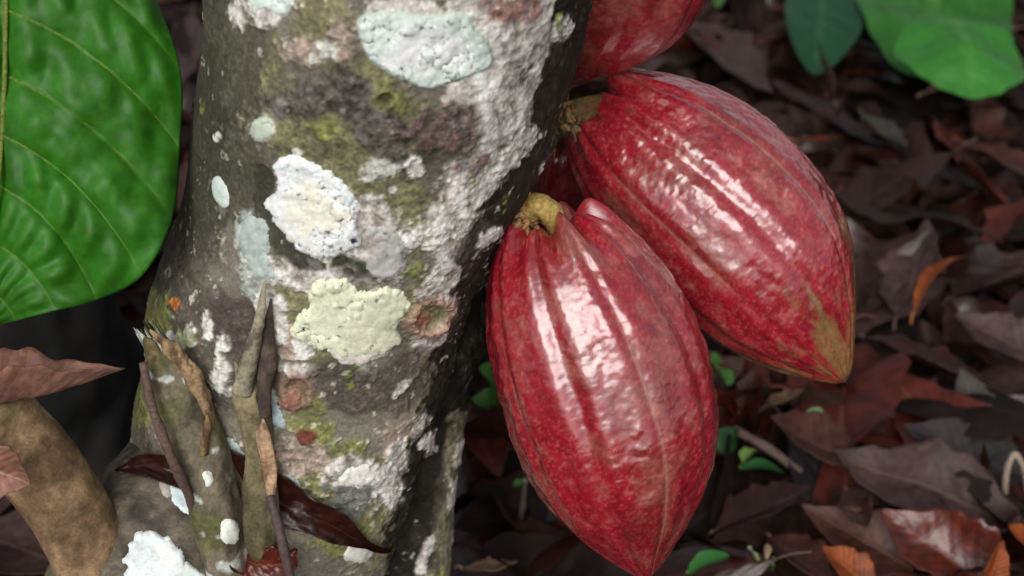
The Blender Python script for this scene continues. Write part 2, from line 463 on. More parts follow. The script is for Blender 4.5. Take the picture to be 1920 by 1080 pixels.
# knots and holes
def ring(x, y, rx, ry, ang, wid=0.28):
    a = math.radians(ang); dx, dy = px - x, py - y
    u = (dx*math.cos(a) + dy*math.sin(a)) / rx; v = (-dx*math.sin(a) + dy*math.cos(a)) / ry
    d = np.sqrt(u*u + v*v) + 0.09*n1 + 0.05*n2
    return np.exp(-((d - 0.8)/wid)**2) * front, sstep(0.75, 0.45, d) * front
rg, ins = ring(805, 592, 48, 34, -25)
lay(rg, (156, 128, 110), 0.0034, 0.25); lay(ins, (112, 104, 76), -0.0026, 0.35); lay(blob(790, 600, 14, 10), (140, 96, 80), 0.0012)
rg, ins = ring(556, 728, 34, 36, 0)
lay(rg*0.9, (130, 106, 92), 0.0022, 0.3); lay(ins, (104, 84, 68), -0.001, 0.35)
lay(blob(545, 756, 17, 17, 0, 0.3), (122, 86, 74), 0.0022, 0.3)
lay(blob(572, 815, 17, 13, 0, 0.3), (100, 54, 44), 0.0012, 0.2)
rg, ins = ring(722, 184, 24, 20, 0, 0.35)
lay(rg*0.5, (120, 120, 66), 0.0012, 0.3); lay(ins*0.8, (70, 70, 40), -0.0028, 0.3)
rg, ins = ring(655, 512, 16, 14, 0)
lay(rg*0.6, (120, 112, 104), 0.0010); lay(ins, (60, 54, 50), -0.001)
rg, ins = ring(905, 95, 20, 16, 0)
C = np.clip(C * (1.16 + 0.16*n3 + 0.16*n4 + 0.10*n0)[:, None], 0.010, 0.80)
TV = TV + TN * (0.8*H + 0.00018*n3 + 0.00028*nst*pale)[:, None]
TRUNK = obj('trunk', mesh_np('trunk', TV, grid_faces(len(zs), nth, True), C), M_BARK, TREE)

# ------------------------------------------------------------------ things that lie on the bark: lichens
def on_surface(target, px, py):
    """3D point and normal where the line of sight meets the bark"""
    v = FW + (px - 960) / F * RT + (540 - py) / F * UP
    ok, loc, nor, _ = target.ray_cast(Vector(CAM), Vector(v).normalized())
    return (np.array(loc), np.array(nor)) if ok else (None, None)

def lichen(poly, rgb, centre=None, thick=0.0011, step=3.0, seed=0, target=None, crumb=1.0, rim=None):
    target = target or TRUNK
    poly = np.asarray(poly, float)
    # smooth closed outline
    m = len(poly); t = np.arange(-2, m + 3)
    pp = poly[t % m]
    q = spline(t.astype(float), pp, np.linspace(0, m, m * 10, endpoint=False))
    x0, y0 = q.min(0) - 8; x1, y1 = q.max(0) + 8
    gx, gy = np.meshgrid(np.arange(x0, x1, step), np.arange(y0, y1, step))
    pts = np.stack([gx.ravel(), gy.ravel()], -1)
    d = np.sqrt(((pts[:, None, :] - q[None]) ** 2).sum(-1)).min(1)
    a, b = q, np.roll(q, -1, 0)
    cr = ((a[None, :, 1] > pts[:, 1:2]) != (b[None, :, 1] > pts[:, 1:2])) & \
         (pts[:, 0:1] < (b[None, :, 0]-a[None, :, 0]) * (pts[:, 1:2]-a[None, :, 1]) / (b[None, :, 1]-a[None, :, 1] + 1e-9) + a[None, :, 0])
    sd = np.where(cr.sum(1) % 2 == 1, d, -d)
    Pn = np.stack([pts[:, 0], pts[:, 1], 0*pts[:, 0] + seed*7.7], -1)
    sd = sd + crumb * (5.0 * fbm(Pn, 0.05, 3, seed) + 2.5*fbm(Pn, 0.2, 2, seed+3))
    ny, nx = gx.shape
    W = np.full((len(pts), 3), np.nan); NN = np.zeros((len(pts), 3))
    for i in np.nonzero(sd > -step*2.2)[0]:
        l, n = on_surface(target, pts[i, 0], pts[i, 1])
        if l is not None:
            W[i] = l; NN[i] = n
    ok = ~np.isnan(W[:, 0]) & (sd > -step*2.2)
    ht = np.clip(sd/7.0, -0.8, 1.0)
    ht = np.where(ht > 0, np.sqrt(np.clip(ht, 0, 1)), ht)
    lump = 1 + 0.16*fbm(Pn, 0.05, 3, seed+9) + 0.07*fbm(Pn, 0.2, 2, seed+4)
    V = W + NN * (thick * ht * lump + 0.0002)[:, None]
    c = lin(rgb)[None] * (1.24 + 0.08*fbm(Pn, 0.03, 3, seed+5) + 0.10*fbm(Pn, 0.25, 2, seed+6) - 0.22*sstep(0.35, 0.7, fbm(Pn, 0.07, 3, seed+21)))[:, None]
    if centre is not None:
        mid = pts[sd > 0].mean(0)
        wgt = sstep(0.9, 0.3, np.hypot(*((pts - mid) / (np.ptp(q, 0) / 2)).T) + 0.4*fbm(Pn, 0.04, 3, seed+8))
        c = c*(1-wgt[:, None]) + lin(centre)[None]*wgt[:, None]*(1.15 + 0.10*fbm(Pn, 0.25, 2, seed+6))[:, None]
    if rim is not None:
        w2 = sstep(9, 2, sd)
        c = c*(1-w2[:, None]) + lin(rim)[None]*w2[:, None]
    Fc = grid_faces(ny, nx)
    Fc = Fc[ok[Fc].all(1)]
    used = np.unique(Fc); remap = np.full(len(pts), -1); remap[used] = np.arange(len(used))
    if len(used) == 0: return None
    Fc = remap[Fc]
    # drop cells that jump across a depth step
    e = np.linalg.norm(V[used][Fc[:, 0]] - V[used][Fc[:, 2]], axis=1)
    Fc = Fc[e < 0.012]
    if len(Fc) == 0: return None
    Fc = Fc[:, ::-1]
    return obj('lichen_patch', mesh_np('lichen_patch', V[used], Fc, np.clip(c[used], 0, 0.85)), M_LICHEN, target)

bpy.context.view_layer.update()
lichen([(672,50),(690,25),(760,22),(800,30),(870,25),(890,50),(922,90),(915,125),(870,145),(810,165),(760,150),(710,125),(685,95)], (196,206,200), (222,226,224), 0.0012, 3, 1, rim=(190,204,190), crumb=0.6)
lichen([(515,305),(545,290),(590,305),(640,340),(668,375),(665,420),(672,455),(640,475),(600,487),(560,465),(530,430),(505,395),(500,375),(520,355)], (214,222,224), (226,222,204), 0.0017, 3, 2)
lichen([(590,530),(640,525),(680,545),(750,545),(768,572),(742,610),(748,640),(700,664),(650,667),(610,655),(553,630),(560,590),(580,570)], (208,212,184), (212,214,190), 0.0014, 3, 3, crumb=1.2)
lichen([(620,640),(690,640),(735,640),(700,668),(660,682),(625,668)], (212,206,198), None, 0.0010, 3, 13, crumb=1.2)
lichen([(400,335),(412,333),(428,362),(427,385),(414,386),(400,362)], (186,204,196), None, 0.0010, 2.5, 4, rim=(214,220,216), crumb=0.4)
lichen([(478,-20),(545,-20),(543,22),(520,30),(497,14),(476,24)], (196,208,200), None, 0.0010, 3, 5)
lichen([(470,405),(497,425),(505,490),(512,520),(480,515),(455,470),(450,440)], (160,170,166), None, 0.0006, 3, 6)
lichen([(498,745),(512,742),(533,790),(528,800),(502,785)], (160,176,178), None, 0.0006, 3, 7)
lichen([(520,895),(540,890),(560,908),(556,926),(535,922),(520,908)], (196,212,210), None, 0.0012, 2.5, 8, crumb=0.6)
lichen([(690,430),(740,432),(758,470),(752,505),(720,525),(690,505),(700,470)], (166,164,160), None, 0.0008, 3, 9)
lichen([(478,222),(500,226),(506,250),(486,262),(474,245)], (176,186,170), None, 0.0007, 3, 10)
lichen([(655,880),(690,875),(700,900),(670,910),(640,905)], (206,204,196), None, 0.0010, 3, 11)
lichen([(655,1025),(690,1030),(685,1048),(650,1050)], (204,204,192), None, 0.0008, 3, 12)

# ------------------------------------------------------------------ broken branch stubs at the foot of the trunk
def bark_col(seed, a=(92, 88, 70), b=(126, 116, 96), moss=(104, 104, 66), spots=True):
    def f(V):
        W_ = V*np.array([1, 1, 0.35])
        m = sstep(-0.4, 0.5, fbm(W_, 110, 4, seed))[:, None]
        c = lin(a)*(1-m) + lin(b)*m
        g = sstep(0.1, 0.5, fbm(V, 30, 3, seed+1))[:, None]
        c = c*(1-g) + lin(moss)*g
        if spots:
            s = sstep(0.55, 0.65, fbm(V, 120, 2, seed+2))[:, None]
            c = c*(1-s) + lin((182, 186, 176))*s
        return np.clip(c * (1 + 0.35*fbm(W_, 330, 3, seed+3) + 0.25*fbm(V, 60, 3, seed+5) + 0.2*fbm(V, 700, 2, seed+6))[:, None], 0.006, 0.8)
    return f
def surf_depth(px, py, off=0.0):
    l, n = on_surface(TRUNK, px, py)
    return float((l - CAM) @ FW) - off if l is not None else None
def path(pts):
    return [at(x, y, d) for x, y, d in pts]

d0 = surf_depth(440, 980) or 0.6
d1 = surf_depth(500, 1000) or 0.6
def wood_col(rgb, dark, seed):
    def f(V):
        W_ = V*np.array([1, 1, 0.12])
        t = sstep(0.0, 0.55, fbm(W_, 420, 3, seed))[:, None]*0.8
        c = lin(rgb)*(1-t) + lin(dark)*t
        return np.clip(c*(1 + 0.35*fbm(V, 90, 3, seed+1))[:, None], 0.01, 0.7)
    return f
def sp(x, y, off): return (x, y, surf_depth(x, y) - off)
STUB1 = tube('broken_branch', path([(455, 1075, d0+0.012), (425, 985, d0-0.008), (390, 880, d0-0.022), (352, 770, d0-0.032), (318, 690, d0-0.040), (290, 640, d0-0.044)]),
             [0.0165, 0.0145, 0.0125, 0.0115, 0.0085, 0.0050], M_BARK, TREE, 64, 0.12, 80, 3, bark_col(50, (74, 70, 58), (118, 108, 90), (98, 98, 64)), n=160, jag=0.010, grain=0.35)
tube('split_wood', path([(398, 826, d0-0.031), (390, 780, d0-0.0365), (366, 715, d0-0.0425), (345, 680, d0-0.0450), (318, 652, d0-0.0475), (280, 618, d0-0.050)]),
     [0.0010, 0.0036, 0.0044, 0.0040, 0.0032, 0.0006], M_WOOD, STUB1, 24, 0.28, 220, 5, wood_col((150, 124, 92), (76, 58, 44), 5), n=120, flat=0.75, grain=0.15)
tube('splinter', path([(300, 690, d0-0.046), (287, 655, d0-0.049), (276, 640, d0-0.050), (270, 632, d0-0.050)]), [0.0036, 0.0034, 0.0022, 0.0004], M_WOOD, STUB1, 10, 0.25, 140, 6, wood_col((112, 98, 66), (70, 60, 42), 7), n=24, flat=0.6)
tube('splinter', path([(382, 850, d0-0.036), (388, 805, d0-0.041), (389, 778, d0-0.043)]), [0.0024, 0.0018, 0.0004], M_WOOD, STUB1, 8, 0.2, 120, 6, wood_col((140, 112, 76), (80, 60, 44), 8), n=18)
STUB2 = tube('broken_branch', path([(492, 1040, d1+0.006), (490, 990, d1-0.010), (490, 900, d1-0.020), (480, 800, d1-0.031), (470, 745, d1-0.037), (465, 700, d1-0.041)]),
             [0.0098, 0.0084, 0.0078, 0.0066, 0.0062, 0.0046], M_BARK, TREE, 48, 0.14, 90, 8, bark_col(60, (92, 86, 62), (132, 120, 92), (110, 108, 72), False), n=150, jag=0.008, grain=0.3)
tube('split_wood', path([(509, 945, d1-0.0245), (503, 880, d1-0.0295), (494, 815, d1-0.0365), (486, 770, d1-0.040)]),
     [0.0012, 0.0030, 0.0028, 0.0006], M_WOOD, STUB2, 16, 0.2, 140, 9, wood_col((186, 154, 124), (120, 88, 64), 15), n=70, flat=0.5, grain=0.25)
tube('splinter', path([sp(452, 735, 0.010), sp(466, 690, 0.011), sp(480, 630, 0.010), sp(490, 575, 0.008), sp(497, 525, 0.005)]),
     [0.0040, 0.0038, 0.0024, 0.0016, 0.0004], M_WOOD, STUB2, 12, 0.22, 120, 10, wood_col((150, 142, 120), (84, 76, 62), 17), n=80, flat=0.7, grain=0.25)
tube('bark_strip', path([sp(492, 780, 0.008), sp(494, 710, 0.008), sp(502, 640, 0.005), sp(508, 560, 0.003)]), [0.0036, 0.0042, 0.0028, 0.0006], M_BARK, STUB2, 12, 0.3, 120, 12, bark_col(77, (62, 52, 47), (96, 80, 70), (80, 70, 60), False), n=70, flat=0.6, grain=0.3)
bpy.context.view_layer.update()
lichen([(390,825),(420,822),(452,845),(470,852),(466,872),(430,860),(396,852)], (190,204,202), None, 0.0010, 2.5, 31)
for (poly, sd_) in (([(415,980),(432,974),(446,990),(444,1014),(430,1020),(415,1008)], 33), ([(352,700),(362,705),(356,715)], 34), ([(380,890),(392,886),(400,900),(388,910)], 35)):
    lichen(poly, (206, 212, 200), None, 0.0010, 2.5, sd_, target=STUB1, crumb=0.5)

# root buttress of the same trunk coming forward at the lower left, with its lichen
d2 = surf_depth(330, 1000) or 0.62
ROOT = tube('root', path([(470, 900, d2+0.09), (380, 960, d2+0.035), (300, 1060, d2+0.010), (250, 1180, d2+0.012), (215, 1330, d2+0.035)]),
            [0.050, 0.046, 0.044, 0.046, 0.045], M_BARK, TREE, 120, 0.05, 26, 21, bark_col(80, (72, 66, 58), (112, 102, 88), (92, 90, 66), False), n=220)
bpy.context.view_layer.update()
lichen([(240,1030),(250,1010),(285,994),(318,1014),(345,1045),(382,1085),(380,1120),(300,1130),(232,1110),(236,1070),(228,1050)], (204,214,212), (214,220,218), 0.0016, 3, 36, target=ROOT, crumb=1.3)
lichen([(318,905),(345,900),(360,925),(372,955),(352,962),(330,945)], (196,212,212), None, 0.0012, 2.5, 37, target=ROOT, crumb=0.6)
lichen([(400,1012),(420,1020),(440,1060),(436,1078),(412,1062)], (190,206,204), None, 0.0012, 2.5, 38, target=ROOT, crumb=0.6)
lichen([(300,905),(318,903),(322,925),(308,930)], (166,164,154), None, 0.0008, 2.5, 39, target=ROOT, crumb=0.4)

# ------------------------------------------------------------------ cocoa pods
PROF = np.array([(0.075, 0.0), (0.045, 0.10), (0.012, 0.22), (-0.002, 0.36), (0.012, 0.50), (0.05, 0.64), (0.11, 0.77), (0.20, 0.89), (0.32, 0.975), (0.45, 1.0), (0.58, 0.965),
                 (0.69, 0.86), (0.78, 0.70), (0.86, 0.50), (0.92, 0.32), (0.96, 0.19), (0.985, 0.10), (1.0, 0.0)])
def pod(name, label, p0, p1, rad, phase, seed, bow=(0, 0, 0), nu=380, nv=340, tip=None, ridge=1.0, dull=0.0, stretch=1.0, stalk=None):
    """ribbed pod from stem end p0 to tip p1 (world points), greatest radius rad"""
    T0 = thing(name, None, label, 'cocoa pod', 'cocoa pods on the trunk')
    p0, p1, bow = np.array(p0), np.array(p1), np.array(bow)
    ax = p1 - p0; L = np.linalg.norm(ax); ax = ax / L
    e1 = np.cross(ax, FW); e1 /= np.linalg.norm(e1)
    e2 = np.cross(ax, e1)                                  # e2 ~ along the line of sight
    if e2 @ FW > 0: e2 = -e2; 
    arc = np.concatenate([[0], np.cumsum(np.hypot(np.diff(PROF[:, 0]) * L, np.diff(PROF[:, 1]) * rad))])
    sr = spline(arc, PROF, np.linspace(0, arc[-1], nu))
    s, r = sr[:, 0], np.clip(sr[:, 1], 0.0, None)
    r[0] = r[-1] = 0.0
    th = np.linspace(0, 2*np.pi, nv, endpoint=False)
    ss, tt = np.meshgrid(s, th, indexing='ij'); rr = np.repeat(r[:, None], nv, 1)
    tw = tt + 0.10*np.sin(ss*3 + seed) + phase
    # five pairs of ribs: deep furrow between pairs, shallow one inside a pair
    def furrow(a, w):
        x = (a / (2*np.pi) * 5) % 1.0; x = np.minimum(x, 1 - x)
        return np.exp(-(x / w)**2)
    env = 0.80 + 0.70*np.exp(-((ss - 0.0)/0.16)**2) + 0.35*np.exp(-((ss - 0.9)/0.12)**2)
    deep, shal = furrow(tw, 0.085), furrow(tw + np.pi/5, 0.06)
    rib = -0.085*deep - 0.040*shal + 0.020*np.cos(10*tw)
    rad_f = rr * (1 + ridge*env*rib)
    P = p0 + (ss[..., None]*L)*ax + rad*rad_f[..., None]*(np.sin(tt)[..., None]*e1 + np.cos(tt)[..., None]*e2)
    P = P + bow * (np.sin(np.pi*np.clip(ss, 0, 1))**1.0)[..., None]
    # shoulders: rib crests rise around the stalk
    P = P - ax * (0.016*rad/0.05*np.exp(-((rr - 0.42)/0.22)**2) * (ss < 0.2) * (np.cos(10*tw)*0.35 + 0.45*(1-deep) - 0.3))[..., None]
    V = P.reshape(-1, 3)
    nrm = (V - (p0 + (ss.reshape(-1, 1)*L)*ax)); nrm /= np.linalg.norm(nrm, axis=1)[:, None] + 1e-9
    q = np.stack([(tt*rad*1.0).ravel(), (ss*L).ravel(), 0*ss.ravel() + seed], -1)
    cyl = np.stack([np.cos(tt).ravel()*rad, np.sin(tt).ravel()*rad, (ss*L).ravel()], -1) + seed*3.1
    wart = fbm(cyl*[1, 1, 1.25], 170, 3, seed) 
    wart2 = fbm(cyl, 420, 2, seed+4)
    broad = fbm(cyl, 38, 3, seed+7)
    rough_zone = sstep(-0.5, 0.5, fbm(cyl, 30, 2, seed+9))
    V = V + nrm * (0.00036*wart*(0.4+0.9*rough_zone) + 0.00010*wart2 + 0.0009*broad)[:, None] * np.clip(rr.ravel()*3, 0, 1)[:, None]
    # colour: crimson, browner mottling, pale scurf along the furrows and rib crests
    mm = fbm(cyl*[1, 1, 0.6], 45, 4, seed+12); m2 = fbm(cyl, 130, 4, seed+13); m3 = fbm(cyl, 400, 3, seed+14)
    c = np.tile(lin((148, 24, 40)), (len(V), 1))
    w = sstep(-0.25, 0.6, mm)[:, None]*0.85; c = c*(1-w) + lin((118, 42, 38))*w
    w = sstep(-0.1, 0.7, m2 + 0.35*mm)[:, None]*0.6; c = c*(1-w) + lin((148, 78, 70))*w
    sp_ = fbm(cyl, 900, 2, seed+15); w = sstep(0.2, 0.7, sp_)[:, None]*0.30; c = c*(1-w) + lin((178, 110, 100))*w
    w = (sstep(0.15, 0.6, -m2)*0.5)[:, None]; c = c*(1-w) + lin((128, 10, 28))*w
    line = (np.exp(-(((tw/(2*np.pi)*5) % 1.0 - 0.5)/0.012)**2)).ravel() * sstep(-0.7, 0.2, mm) * ((ss > 0.06) & (ss < 0.96)).ravel()
    w = (0.55*line)[:, None]; c = c*(1-w) + lin((170, 130, 112))*w
    crest = (np.exp(-(((tw/(2*np.pi)*5) % 1.0 - 0.27)/0.05)**2)).ravel() * sstep(0.0, 0.6, m2 + mm)
    w = (0.30*crest)[:, None]; c = c*(1-w) + lin((184, 104, 96))*w
    dl = (np.exp(-(((tw/(2*np.pi)*5 + 0.5) % 1.0 - 0.5)/0.03)**2)).ravel() * sstep(-0.3, 0.5, mm) * sstep(0.3, 0.6, ss.ravel())
    if tip is not None:
        w = (0.7*dl*sstep(0.45, 0.75, ss.ravel()))[:, None]; c = c*(1-w) + lin((120, 112, 76))*w
        w = (sstep(0.72, 0.97, ss.ravel() + 0.22*mm + 0.16*m2)*0.62)[:, None]; c = c*(1-w) + lin(tip)*w
    w = (sstep(0.03, 0.0, np.abs(ss.ravel() - 1.0))*0.7)[:, None]; c = c*(1-w) + lin((92, 60, 44))*w
    c = np.clip(c * (1 + 0.20*m3)[:, None], 0.004, 0.6)
    c = c*(1-dull) + dull*c*0.6
    obj('pod_body', mesh_np('pod_body', V, grid_faces(nu, nv, True)[:, ::-1], c), M_POD, T0)
    if stalk is not None:
        pts, rads, sc = stalk
        scol = lambda V: np.clip(lin((150, 128, 72)) * (1 + 0.35*fbm(V, 160, 3, seed+30))[:, None] * (1-sstep(0.1, 0.5, fbm(V, 90, 3, seed+31))[:, None]) + lin((128, 84, 44))*sstep(0.1, 0.5, fbm(V, 90, 3, seed+31))[:, None], 0.01, 0.6) * sc
        tube('stalk', pts, rads, M_STALK, T0, 28, 0.12, 130, seed, scol, n=50)
    return T0, ax, L

def cushion(centre, r, seed, out, dim=1.0, n=16):
    """knobbly flower cushion on the bark where the pods grow, with dry bract tips"""
    centre = np.array(centre)
    u = np.linspace(0, np.pi, 40); v = np.linspace(0, 2*np.pi, 48, endpoint=False)
    U, W = np.meshgrid(u, v, indexing='ij')
    D = np.stack([np.sin(U)*np.cos(W), np.sin(U)*np.sin(W), np.cos(U)], -1).reshape(-1, 3)
    rr = r*(1 + 0.30*fbm(D, 2.2, 3, seed) + 0.16*fbm(D, 7, 3, seed+1))
    V = centre + D*rr[:, None]
    t = sstep(-0.3, 0.5, fbm(D, 4, 3, seed+3))[:, None]
    c = np.clip((lin((158, 122, 78))*(1-t) + lin((92, 76, 58))*t)*(1 + 0.5*fbm(D, 14, 3, seed+5))[:, None], 0.01, 0.6)*dim
    o = obj('flower_cushion', mesh_np('flower_cushion', V, grid_faces(40, 48, True), c), M_STALK, TREE)
    rng = np.random.default_rng(seed)
    for i in range(n):
        d = rng.normal(size=3); d = d/np.linalg.norm(d)
        if d @ out < -0.1 or d @ FW > 0.4: continue
        b = centre + d*r*0.85
        tube('bract', [b, b + d*r*0.35, b + d*r*rng.uniform(0.6, 1.1) + rng.normal(size=3)*r*0.2], [r*0.24, r*0.16, r*0.02], M_STALK, o, 8, 0.2, 200, i, lin(((186, 116, 66), (166, 124, 84), (120, 96, 72))[i % 3])*dim, n=9)
    return o

OUT = at(1400, 500, 0.6) - at(900, 500, 0.6); OUT = OUT/np.linalg.norm(OUT)
# front pod
A0, A1 = at(1034, 424, 0.535), at(1214, 1084, 0.560)
mid_r = 199 * 0.548 / F
FRONT, _, _ = pod('cocoa_pod', 'glossy crimson cocoa pod hanging straight down, overlapping the pod behind it', A0, A1, mid_r, 0.42, 3, bow=0.0045*RT,
    stalk=([at(972, 404, 0.535), at(1002, 384, 0.522), at(1030, 396, 0.520), at(1046, 428, 0.529), at(1052, 462, 0.544)], [0.0062, 0.0058, 0.0052, 0.0050, 0.0058], 1.25))
cushion(at(980, 400, 0.527), 0.0072, 5, OUT, 1.1, 30)
# pod behind it, hanging out to the right
B0, B1 = at(1128, 196, 0.590), at(1586, 716, 0.578)
BACK, _, _ = pod('cocoa_pod', 'wet dark red cocoa pod with a greenish tip, slanting away from the trunk', B0, B1, 190 * 0.584 / F, 1.25, 8, bow=0.0085*(0.743*RT + 0.67*UP), tip=(132, 106, 60),
    stalk=([at(1062, 216, 0.575), at(1090, 205, 0.566), at(1118, 196, 0.572), at(1150, 210, 0.585)], [0.0060, 0.0050, 0.0046, 0.0052], 0.45))
cushion(at(1066, 222, 0.568), 0.0070, 9, OUT, 0.65, 24)
# pod above, its lower end behind the trunk's edge
C0, C1 = at(1260, -420, 0.50), at(1062, 156, 0.590)
pod('cocoa_pod', 'dusty red cocoa pod hanging just above the others, half hidden by the trunk', C0, C1, 205 * 0.565 / F, 0.9, 14, nu=260, nv=240, ridge=0.8,
    stalk=([at(1150, -430, 0.52), at(1210, -440, 0.505), at(1262, -400, 0.505)], [0.007, 0.006, 0.006], 0.8))
# small dark pod deep between trunk and the others
D0, D1 = at(1062, 262, 0.640), at(1090, 440, 0.690)
pod('cocoa_pod', 'small dark red cocoa pod in the shade behind the two large ones', D0, D1, 75 * 0.66 / F, 0.2, 19, nu=160, nv=160,
    stalk=([at(1020, 270, 0.620), at(1045, 255, 0.628), at(1066, 285, 0.645)], [0.005, 0.004, 0.004], 0.6))

# ------------------------------------------------------------------ big green leaf hanging at the left, on a side shoot from the tree's foot
SHOOT = thing('cocoa_shoot', None, 'brown side shoot at the trunk foot bearing one large green leaf', 'shoot')
mrib = np.array([(14,-345),(14,-330),(14,-295),(14,-230),(13,-110),(11,19),(9,142),(4,253),(-3,347),(-14,455),(-30,540),(-62,622),(-105,705)], float)
marg = np.array([(16,-346),(80,-330),(190,-210),(285,-15),(337,132),(336,275),(321,412),(266,516),(182,561),(104,582),(32,600),(-40,622),(-104,706)], float)
NA, NB = 260, 90
ka = np.arange(len(mrib)).astype(float)
aa = np.linspace(0, len(mrib)-1, NA)
MR, MG = spline(ka, mrib, aa), spline(ka, marg, aa)
def leaf_depth(x, y):
    return 0.468 + 0.020*(x/330.0)**2 + 0.016*np.clip((y+100)/700.0, -0.5, 1.2)**2
def green_half(side):
    b = np.linspace(0, 1, NB)
    X = MR[:, None, 0]*(1-b) + MG[:, None, 0]*b
    Y = MR[:, None, 1]*(1-b) + MG[:, None, 1]*b
    wd = np.clip(np.hypot(*(MG-MR).T), 0, 330)[:, None]/330
    X = X + 4*b*(1-b)*14*wd; Y = Y - 4*b*(1-b)*30*wd
    if side < 0: X = 2*MR[:, None, 0] - X
    fr = np.abs(((aa[:, None] + 0.0) % 1.0) - 0.5)*2            # 1 on a side vein, 0 between
    quilt = (1 - fr**2) * np.sin(np.pi*np.clip(b, 0.02, 1))**0.5
    ter = np.sin(b*30 + 2.0*np.sin(aa[:, None]*2.1) ) * (1-fr**2)
    P2 = np.stack([X.ravel(), Y.ravel(), 0*X.ravel()], -1)
    n = fbm(P2, 0.009, 3, 61).reshape(X.shape)
    low = sstep(200, 560, Y)
    Z = leaf_depth(X, Y) - 0.0038*quilt*wd*(1+0.5*low) - 0.0007*ter*wd*(1+1.2*low) + 0.004*n + 0.004*np.exp(-(b/0.06)**2) \
        + 0.004*b**3*np.sin(aa[:, None]*2.6)
    V = at(X.ravel(), Y.ravel(), Z.ravel())
    m1 = fbm(P2, 0.012, 4, 63); m2 = fbm(P2, 0.09, 3, 64)
    c = lin((40, 98, 16))[None]*(1 + 0.22*m1 + 0.15*m2)[:, None]
    vein = (sstep(0.93, 0.99, fr)*np.ones_like(b)).ravel()*0.45*(1-0.5*np.tile(b, NA))
    c = c*(1-vein[:, None]) + lin((104, 128, 40))*vein[:, None]
    tv = (sstep(0.90, 0.99, np.abs(np.sin((b*30 + 2.0*np.sin(aa[:, None]*2.1))/2 + 0.8)))*0.10).ravel()[:, None]
    c = c*(1-tv) + lin((84, 124, 40))*tv
    return V, np.clip(c, 0, 0.5)
V1, c1 = green_half(1); V2, c2 = green_half(-1)
f1 = grid_faces(NA, NB)[:, ::-1]; f2 = grid_faces(NA, NB) + len(V1)
BLADE = obj('leaf_blade', mesh_np('leaf_blade', np.vstack([V1, V2]), np.vstack([f1, f2]), np.vstack([c1, c2])), M_GREEN, SHOOT)
so_ = BLADE.modifiers.new('thick', 'SOLIDIFY'); so_.thickness = 0.0005; so_.offset = 1
mp = [at(x, y, leaf_depth(x, y) - 0.0005) for x, y in mrib]
tube('midrib', mp, [0.0010]*6 + [0.0008]*4 + [0.0004], M_STALK, BLADE, 10, 0.05, 60, 3, lin((104, 116, 46)), n=120)
for i in range(3, 11):
    b = np.linspace(0.0, 0.90, 12)
    x = mrib[i,0]*(1-b) + marg[i,0]*b; y = mrib[i,1]*(1-b) + marg[i,1]*b
    w = min(np.hypot(*(marg[i]-mrib[i])), 330)/330
    x = x + 4*b*(1-b)*14*w; y = y - 4*b*(1-b)*30*w
    P2 = np.stack([x, y, 0*x], -1)
    z = leaf_depth(x, y) + 0.004*fbm(P2, 0.009, 3, 61) + 0.004*np.exp(-(b/0.06)**2) + 0.004*b**3*np.sin(i*2.6) - 0.0002
    tube('side_vein', at(x, y, z), [0.0007, 0.0005, 0.00015], M_STALK, BLADE, 8, 0.05, 60, i, lin((84, 118, 36)), n=40)
# white specks on the blade are droppings / dust
dS = d2
STEM = tube('stem', [ground(235, 1400, -0.01)] + path([(215, 1290, 0.62), (190, 1150, 0.570), (165, 1030, dS-0.022), (122, 940, dS-0.030), (58, 856, dS-0.040), (-20, 768, dS-0.050), (-120, 600, dS-0.07), (-170, 300, dS-0.09), (-120, -100, dS-0.10), (-40, -380, 0.455)]),
            [0.026, 0.024, 0.0185, 0.0165, 0.0168, 0.0172, 0.0170, 0.015, 0.012, 0.008, 0.004], M_BARK, SHOOT, 48, 0.03, 45, 41,
            bark_col(95, (112, 90, 66), (156, 128, 96), (124, 110, 76), False), n=260)
tube('petiole', [at(-40, -380, 0.455), at(-10, -375, 0.462), at(12, -350, leaf_depth(12, -350))], [0.003, 0.0022, 0.0018], M_STALK, SHOOT, 10, 0.05, 60, 2, lin((120, 120, 60)), n=20)

